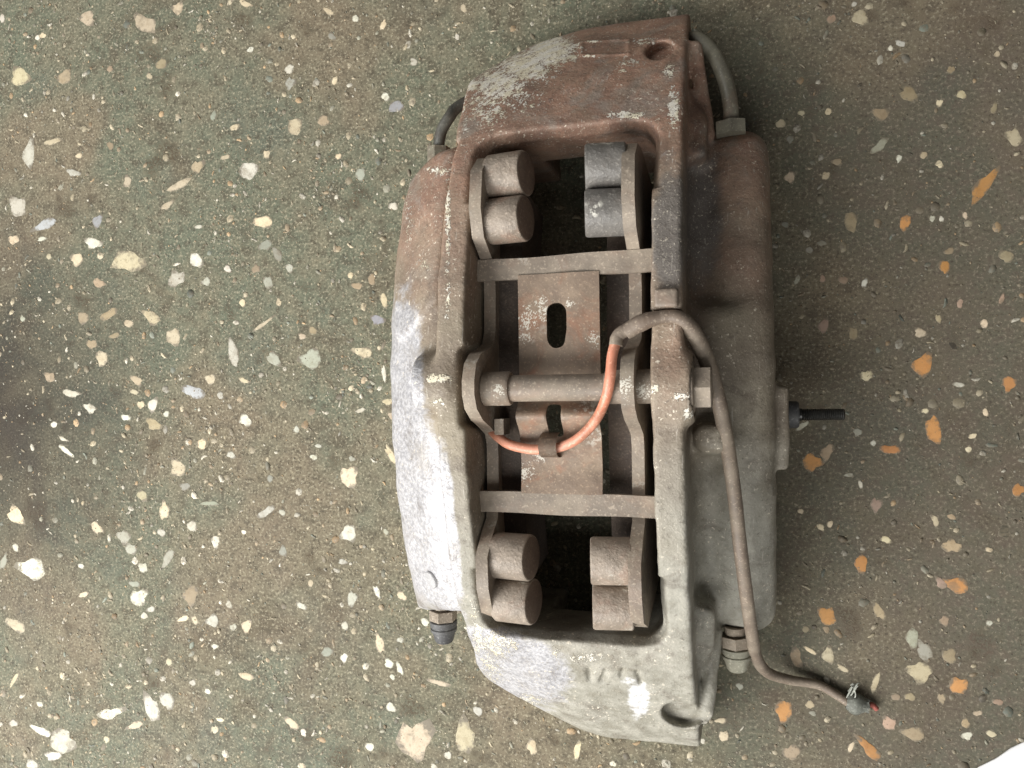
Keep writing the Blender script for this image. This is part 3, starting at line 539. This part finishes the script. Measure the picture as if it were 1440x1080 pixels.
    lathe('hose_barb', Lw((100, -15.8, 36)), ax, [(0, 2.9), (2.0, 3.0)] + [(2.4 + 0.45 * q, 2.75 if q % 2 else 2.45) for q in range(40)] + [(20.6, 2.1)], 'black', inl, 20)
    # round plug in the lower left shoulder
    return c
CAL = caliper()

# ------------------------------------------------------------------ brake pads
def profile(side):
    # (y, z) outline of a backing plate
    top = [(101, 62), (103, 78), (101, 91), (93, 101), (76, 104), (64, 100), (58, 91), (53, 84.5), (40, 84), (24, 85), (18.5, 88), (15.5, 97), (13.5, 106), (9, 113), (2, 116), (-4, 116), (-10, 113), (-15, 105), (-18, 96), (-22, 86), (-27, 83.5), (-52, 84), (-60, 86), (-65, 93), (-74, 102), (-88, 101), (-100, 95), (-106, 80), (-103, 62)]
    bot = [(-97, 30), (-70, 38), (-35, 46), (0, 49), (35, 46), (70, 38), (97, 30)]
    return top + bot
def brake_pad(side, label):
    s = 1 if side > 0 else -1; x0, x1 = (29.4, 34.8) if s > 0 else (-36.2, -30.8)
    p = thing('brake_pad', label, 'brake pad', Lw(((x0 + x1) / 2, 0, 30)), 'pair of brake pads in the caliper window')
    bm = prism(profile(s), x0, x1, 0)
    autosmooth(link('backing_plate', from_bm('backing_plate', bm, 0.7, 2, 12), 'steel', p), 50)
    xi = x0 if s > 0 else x1
    lin = [(86, 34), (90, 60), (74, 74), (48, 78), (20, 80), (4, 80.5), (2.2, 70), (-2.2, 70), (-4, 80.5), (-20, 80), (-48, 78), (-74, 74), (-90, 60), (-86, 34), (-45, 46), (0, 51), (45, 46)]
    xa, xb = (xi - 0.02, xi - s * 10.5)
    autosmooth(link('friction_lining', from_bm('friction_lining', prism(lin, min(xa, xb), max(xa, xb), 0), 0.8), 'lining', p))
    for y, z in ((92.5, 88), (72.5, 90), (-75.5, 89.5), (-95.5, 86)):
        o = lathe('damper_weight', Lw((xi - s * 0.02, y, z)), Lw((-s, 0, 0.16)), [(0, 9.6), (0.6, 10.1), (16.2, 10.1), (17.0, 9.7), (17.25, 9.2), (17.25, 0.5)], 'weight' if s < 0 or y < 0 else 'weight_grey', p, 40)
        o.data.materials.append(M['weight_face'])
        for f in o.data.polygons:
            f.material_index = 1 if len(f.vertices) > 8 or (f.center - Vector(Lw((xi - s * 17.05, y, z + 2.72))) / 1000).length < 0.006 else 0
    # small latch beside the ear
    if s < 0:
        autosmooth(link('sensor_clip', from_bm('sensor_clip', prism([(-22, 82), (-15, 82), (-15, 92), (-22, 92)], -29.8, -25.6, 0), 0.6), 'steel', p))
    return p
brake_pad(-1, 'left brake pad, dusty brown, its four round damper weights showing their end faces')
brake_pad(1, 'right brake pad behind the cable bend, its two upper damper weights dark grey')

# ------------------------------------------------------------------ pad spring with its two cross bars
def pad_spring():
    s = thing('pad_spring', 'rusty flat pad spring with slots and two cross bars under the bridge bolt', 'spring', Lw((0, 0, 86)))
    th = 1.4
    def zc(y): return 88.5 + 7.0 * math.exp(-((y + 13.5) / 5.5) ** 2)  - 1.5 * math.exp(-((y + 36) / 9.0) ** 2)
    nx, ny = 60, 150; xs = np.linspace(-18.6, 17.4, nx + 1); ys = np.linspace(-47.8, 48.2, ny + 1)
    def inslot(x, y):
        if 15.5 < y < 35.5:
            hw = 4.0 + 0.9 * (y - 15.5) / 20; e = min(y - 15.5, 35.5 - y)
            if e < hw: hw = math.sqrt(max(0, hw * hw - (hw - e) ** 2))
            return abs(x + 1.6) < hw
        return -23 < y < -8.5 and abs(x + 2.2) < 3.3
    bm = bmesh.new(); g = {}
    def vv(i, j):
        if (i, j) not in g: g[(i, j)] = bm.verts.new((xs[i], ys[j], zc(ys[j]) + 0.25 * math.sin(xs[i] * 0.2)))
        return g[(i, j)]
    # fine grid, slot cells removed, slot rim pulled on to the true outline
    for i in range(nx):
        for j in range(ny):
            if not inslot((xs[i] + xs[i + 1]) / 2, (ys[j] + ys[j + 1]) / 2): bm.faces.new((vv(i, j), vv(i + 1, j), vv(i + 1, j + 1), vv(i, j + 1)))
    rim = [v for v in bm.verts if v.is_boundary and -17 < v.co.x < 16 and abs(v.co.y) < 47]
    for _ in range(10):
        new = {}
        for v in rim:
            nb = [e.other_vert(v).co for e in v.link_edges if e.is_boundary]
            if len(nb) == 2: new[v] = v.co * 0.5 + (nb[0] + nb[1]) * 0.25
        for v, c in new.items(): v.co = c
    r = bmesh.ops.extrude_face_region(bm, geom=list(bm.faces))
    for v in [e for e in r['geom'] if isinstance(e, bmesh.types.BMVert)]: v.co.z += th
    autosmooth(link('spring_plate', from_bm('spring_plate', bm), 'spring', s), 40)
    for y, tag in ((51.5, 1), (-52.2, -1)):
        bm = bmesh.new(); N = 26; ring = []
        for i in range(N + 1):
            x = -42 + 82.5 * i / N; k = (i / N); zz = 86.2 + 0.25 * math.sin(k * 9); yy = y + tag * 0.7 * (k - 0.5) * 1.0 + 0.2 * math.sin(k * 11 + tag)
            w = 4.7 + 0.12 * math.sin(k * 7 + 2 * tag)
            ring.append([bm.verts.new((x, yy + a * w, zz + b)) for a, b in ((-1, 0), (1, 0), (1, 3.0), (-1, 3.0))])
        for i in range(N):
            for k in range(4): bm.faces.new((ring[i][k], ring[i][(k + 1) % 4], ring[i + 1][(k + 1) % 4], ring[i + 1][k]))
        bm.faces.new(ring[0][::-1]); bm.faces.new(ring[-1])
        autosmooth(link('cross_bar', from_bm('cross_bar', bm, 0.8, 3, 40), 'steel', s), 50)
    # tongue bent up from the plate to hold the cable
    prof = [(-21.0, 90), (-22.0, 95), (-24.0, 98.0), (-27.0, 98.8), (-30.2, 97), (-31.6, 93), (-32.0, 88.6)]
    bm = bmesh.new(); R_ = []
    for (y, z) in prof:
        R_.append([bm.verts.new((x, y, z)) for x in (-8.4, -4.5, -0.6)])
    for i in range(len(R_) - 1):
        for k in range(2): bm.faces.new((R_[i][k], R_[i][k + 1], R_[i + 1][k + 1], R_[i + 1][k]))
    bmesh.ops.solidify(bm, geom=list(bm.faces), thickness=1.2)
    autosmooth(link('cable_tongue', from_bm('cable_tongue', bm), 'spring', s), 50)
    return s
pad_spring()

# ------------------------------------------------------------------ wear sensor cable
def sensor_cable():
    c = thing('sensor_cable', 'brake wear sensor cable, orange over the pads then brown sleeve with torn end', 'cable', P(1150, 963, 0))
    a = [P(692, 606, 86), P(702, 616, 90), P(716, 625, 92.5), P(740, 631, 94), P(762, 632, 94.5), P(790, 628, 94.5), P(815, 615, 97), P(838, 590, 103), P(852, 560, 110), P(858, 530, 113), P(861, 500, 112), P(867, 478, 110)]
    tube('orange_lead', a, 2.15, 'orange', c, 10, 14)
    tube('lead_joint', [P(866, 486, 110.5), P(868, 474, 110), P(877, 466, 109.5), P(888, 463, 109)], 2.7, 'sleeve', c, 6, 14, 0.04)
    b = [P(880, 467, 109), P(900, 455, 109.5), P(920, 448, 109), P(940, 445, 108), P(958, 449, 107), P(974, 466, 103), P(990, 497, 98), P(1006, 545, 93), P(1020, 610, 88), P(1032, 690, 82), P(1041, 770, 76), P(1050, 840, 66), P(1057, 890, 50), P(1064, 925, 32), P(1080, 946, 16), P(1110, 956, 7), P(1150, 963, 3.4), P(1176, 977, 3.2), P(1196, 990, 3.2)]
    tube('cable_sleeve', b, 3.0, 'sleeve', c, 12, 16, 0.015, [3.3, 3.5, 2.6, 2.9, 3.4, 3.4, 3.2, 3.1, 3.0, 3.0, 2.9, 2.9, 2.6, 2.3, 2.2, 2.2])
    # torn end: split rubber shell, loose strands, red core
    shell = []; f = []
    e0, e1 = Vector(P(1190, 986, 3.4)), Vector(P(1216, 992, 3.6)); ax = (e1 - e0).normalized(); s = ax.cross(Vector((0, 0, 1))).normalized(); u = s.cross(ax); n = 13
    for i in range(7):
        for k in range(n):
            t = math.radians(-25 + 215 * k / (n - 1)); r = 3.2 + 2.2 * math.sin(math.pi * min(1, i / 5)) + 0.35 * math.sin(k * 2.3 + i)
            shell.append(e0 + ax * (i * 1.7 + 0.5 * math.sin(k * 1.9) * (i == 6)) + s * (r * math.cos(t)) + u * (max(r * math.sin(t), -3.1)))
    for i in range(6):
        for k in range(n - 1): f.append((i * n + k, i * n + k + 1, (i + 1) * n + k + 1, (i + 1) * n + k))
    bm = bmesh.new(); vs = [bm.verts.new(p) for p in shell]
    for q in f: bm.faces.new([vs[i] for i in q])
    bmesh.ops.solidify(bm, geom=list(bm.faces), thickness=0.7)
    autosmooth(link('torn_shell', from_bm('torn_shell', bm, world=False), 'frayed', c), 60)
    for i in range(6):
        p0 = P(1190 + i, 982, 4); p1 = P(1195 + 4 * random.random() + 2 * i, 972 + random.uniform(-10, 8), 6 + random.random() * 3); p2 = P(1193 + 3.2 * i, 966 + random.uniform(-10, 10), 3 + random.random() * 4)
        tube('strand', [p0, p1, p2], 0.35, 'frayed', c, 5, 6)
    tube('red_core', [P(1208, 990, 4), P(1218, 993, 4), P(1226, 991, 3), P(1233, 997, 2)], 1.3, 'red', c, 6, 10)
    return c
sensor_cable()

# cable keeper block on the right rail
kb = bmesh.new(); bmesh.ops.create_cube(kb, size=1.0)
for v in kb.verts: v.co = Vector((47.2 + v.co.x * 9.4, 33.2 + v.co.y * 7.6, 107.6 + v.co.z * 6))
autosmooth(link('cable_keeper', from_bm('cable_keeper', kb, 1.6, 3), 'steel', CAL), 50)
M['plug'] = mat_dusty('pale_aluminium_plug', srgb(158, 157, 158), srgb(184, 183, 183), srgb(150, 142, 136), 0.2, 0.45)
lathe('shoulder_plug', Vector(Lw((-67.5, -92, 72.2))), (-0.60, -0.31, 0.74), [(0, 4.4), (1.9, 4.4), (2.3, 4.0)], 'plug', CAL, 28)

# ------------------------------------------------------------------ white sheet lying at the corner of the picture
def sheet():
    root = None; v = []; f = []; n = 30; m = 14
    a = Vector(P(1364, 1084, 0)); b = Vector(P(1450, 1038, 0)); d = (b - a).normalized(); e = Vector((d.y, -d.x, 0)); r = random.Random(5)
    for i in range(n + 1):
        edge = r.uniform(-0.6, 0.6)
        for j in range(m + 1):
            sx = -70 + 250 * i / n; t = 0 if j == 0 else 160 * (j - 1) / (m - 1)
            q = a + d * sx + e * (t + edge * (j < 2)); q.z = 0.05 if j == 0 else 0.8 + 0.25 * math.sin(sx * 0.05 + t * 0.03)
            v.append(q)
    for i in range(n):
        for j in range(m): f.append((i * (m + 1) + j, (i + 1) * (m + 1) + j, (i + 1) * (m + 1) + j + 1, i * (m + 1) + j + 1))
    bm = bmesh.new(); vs = [bm.verts.new(p) for p in v]
    for q in f: bm.faces.new([vs[i] for i in q])
    o = link('white_sheet', from_bm('white_sheet', bm, world=False), 'paper'); o['label'] = 'plain white sheet on the floor, cut off by the corner near the torn cable'; o['category'] = 'sheet'
sheet()
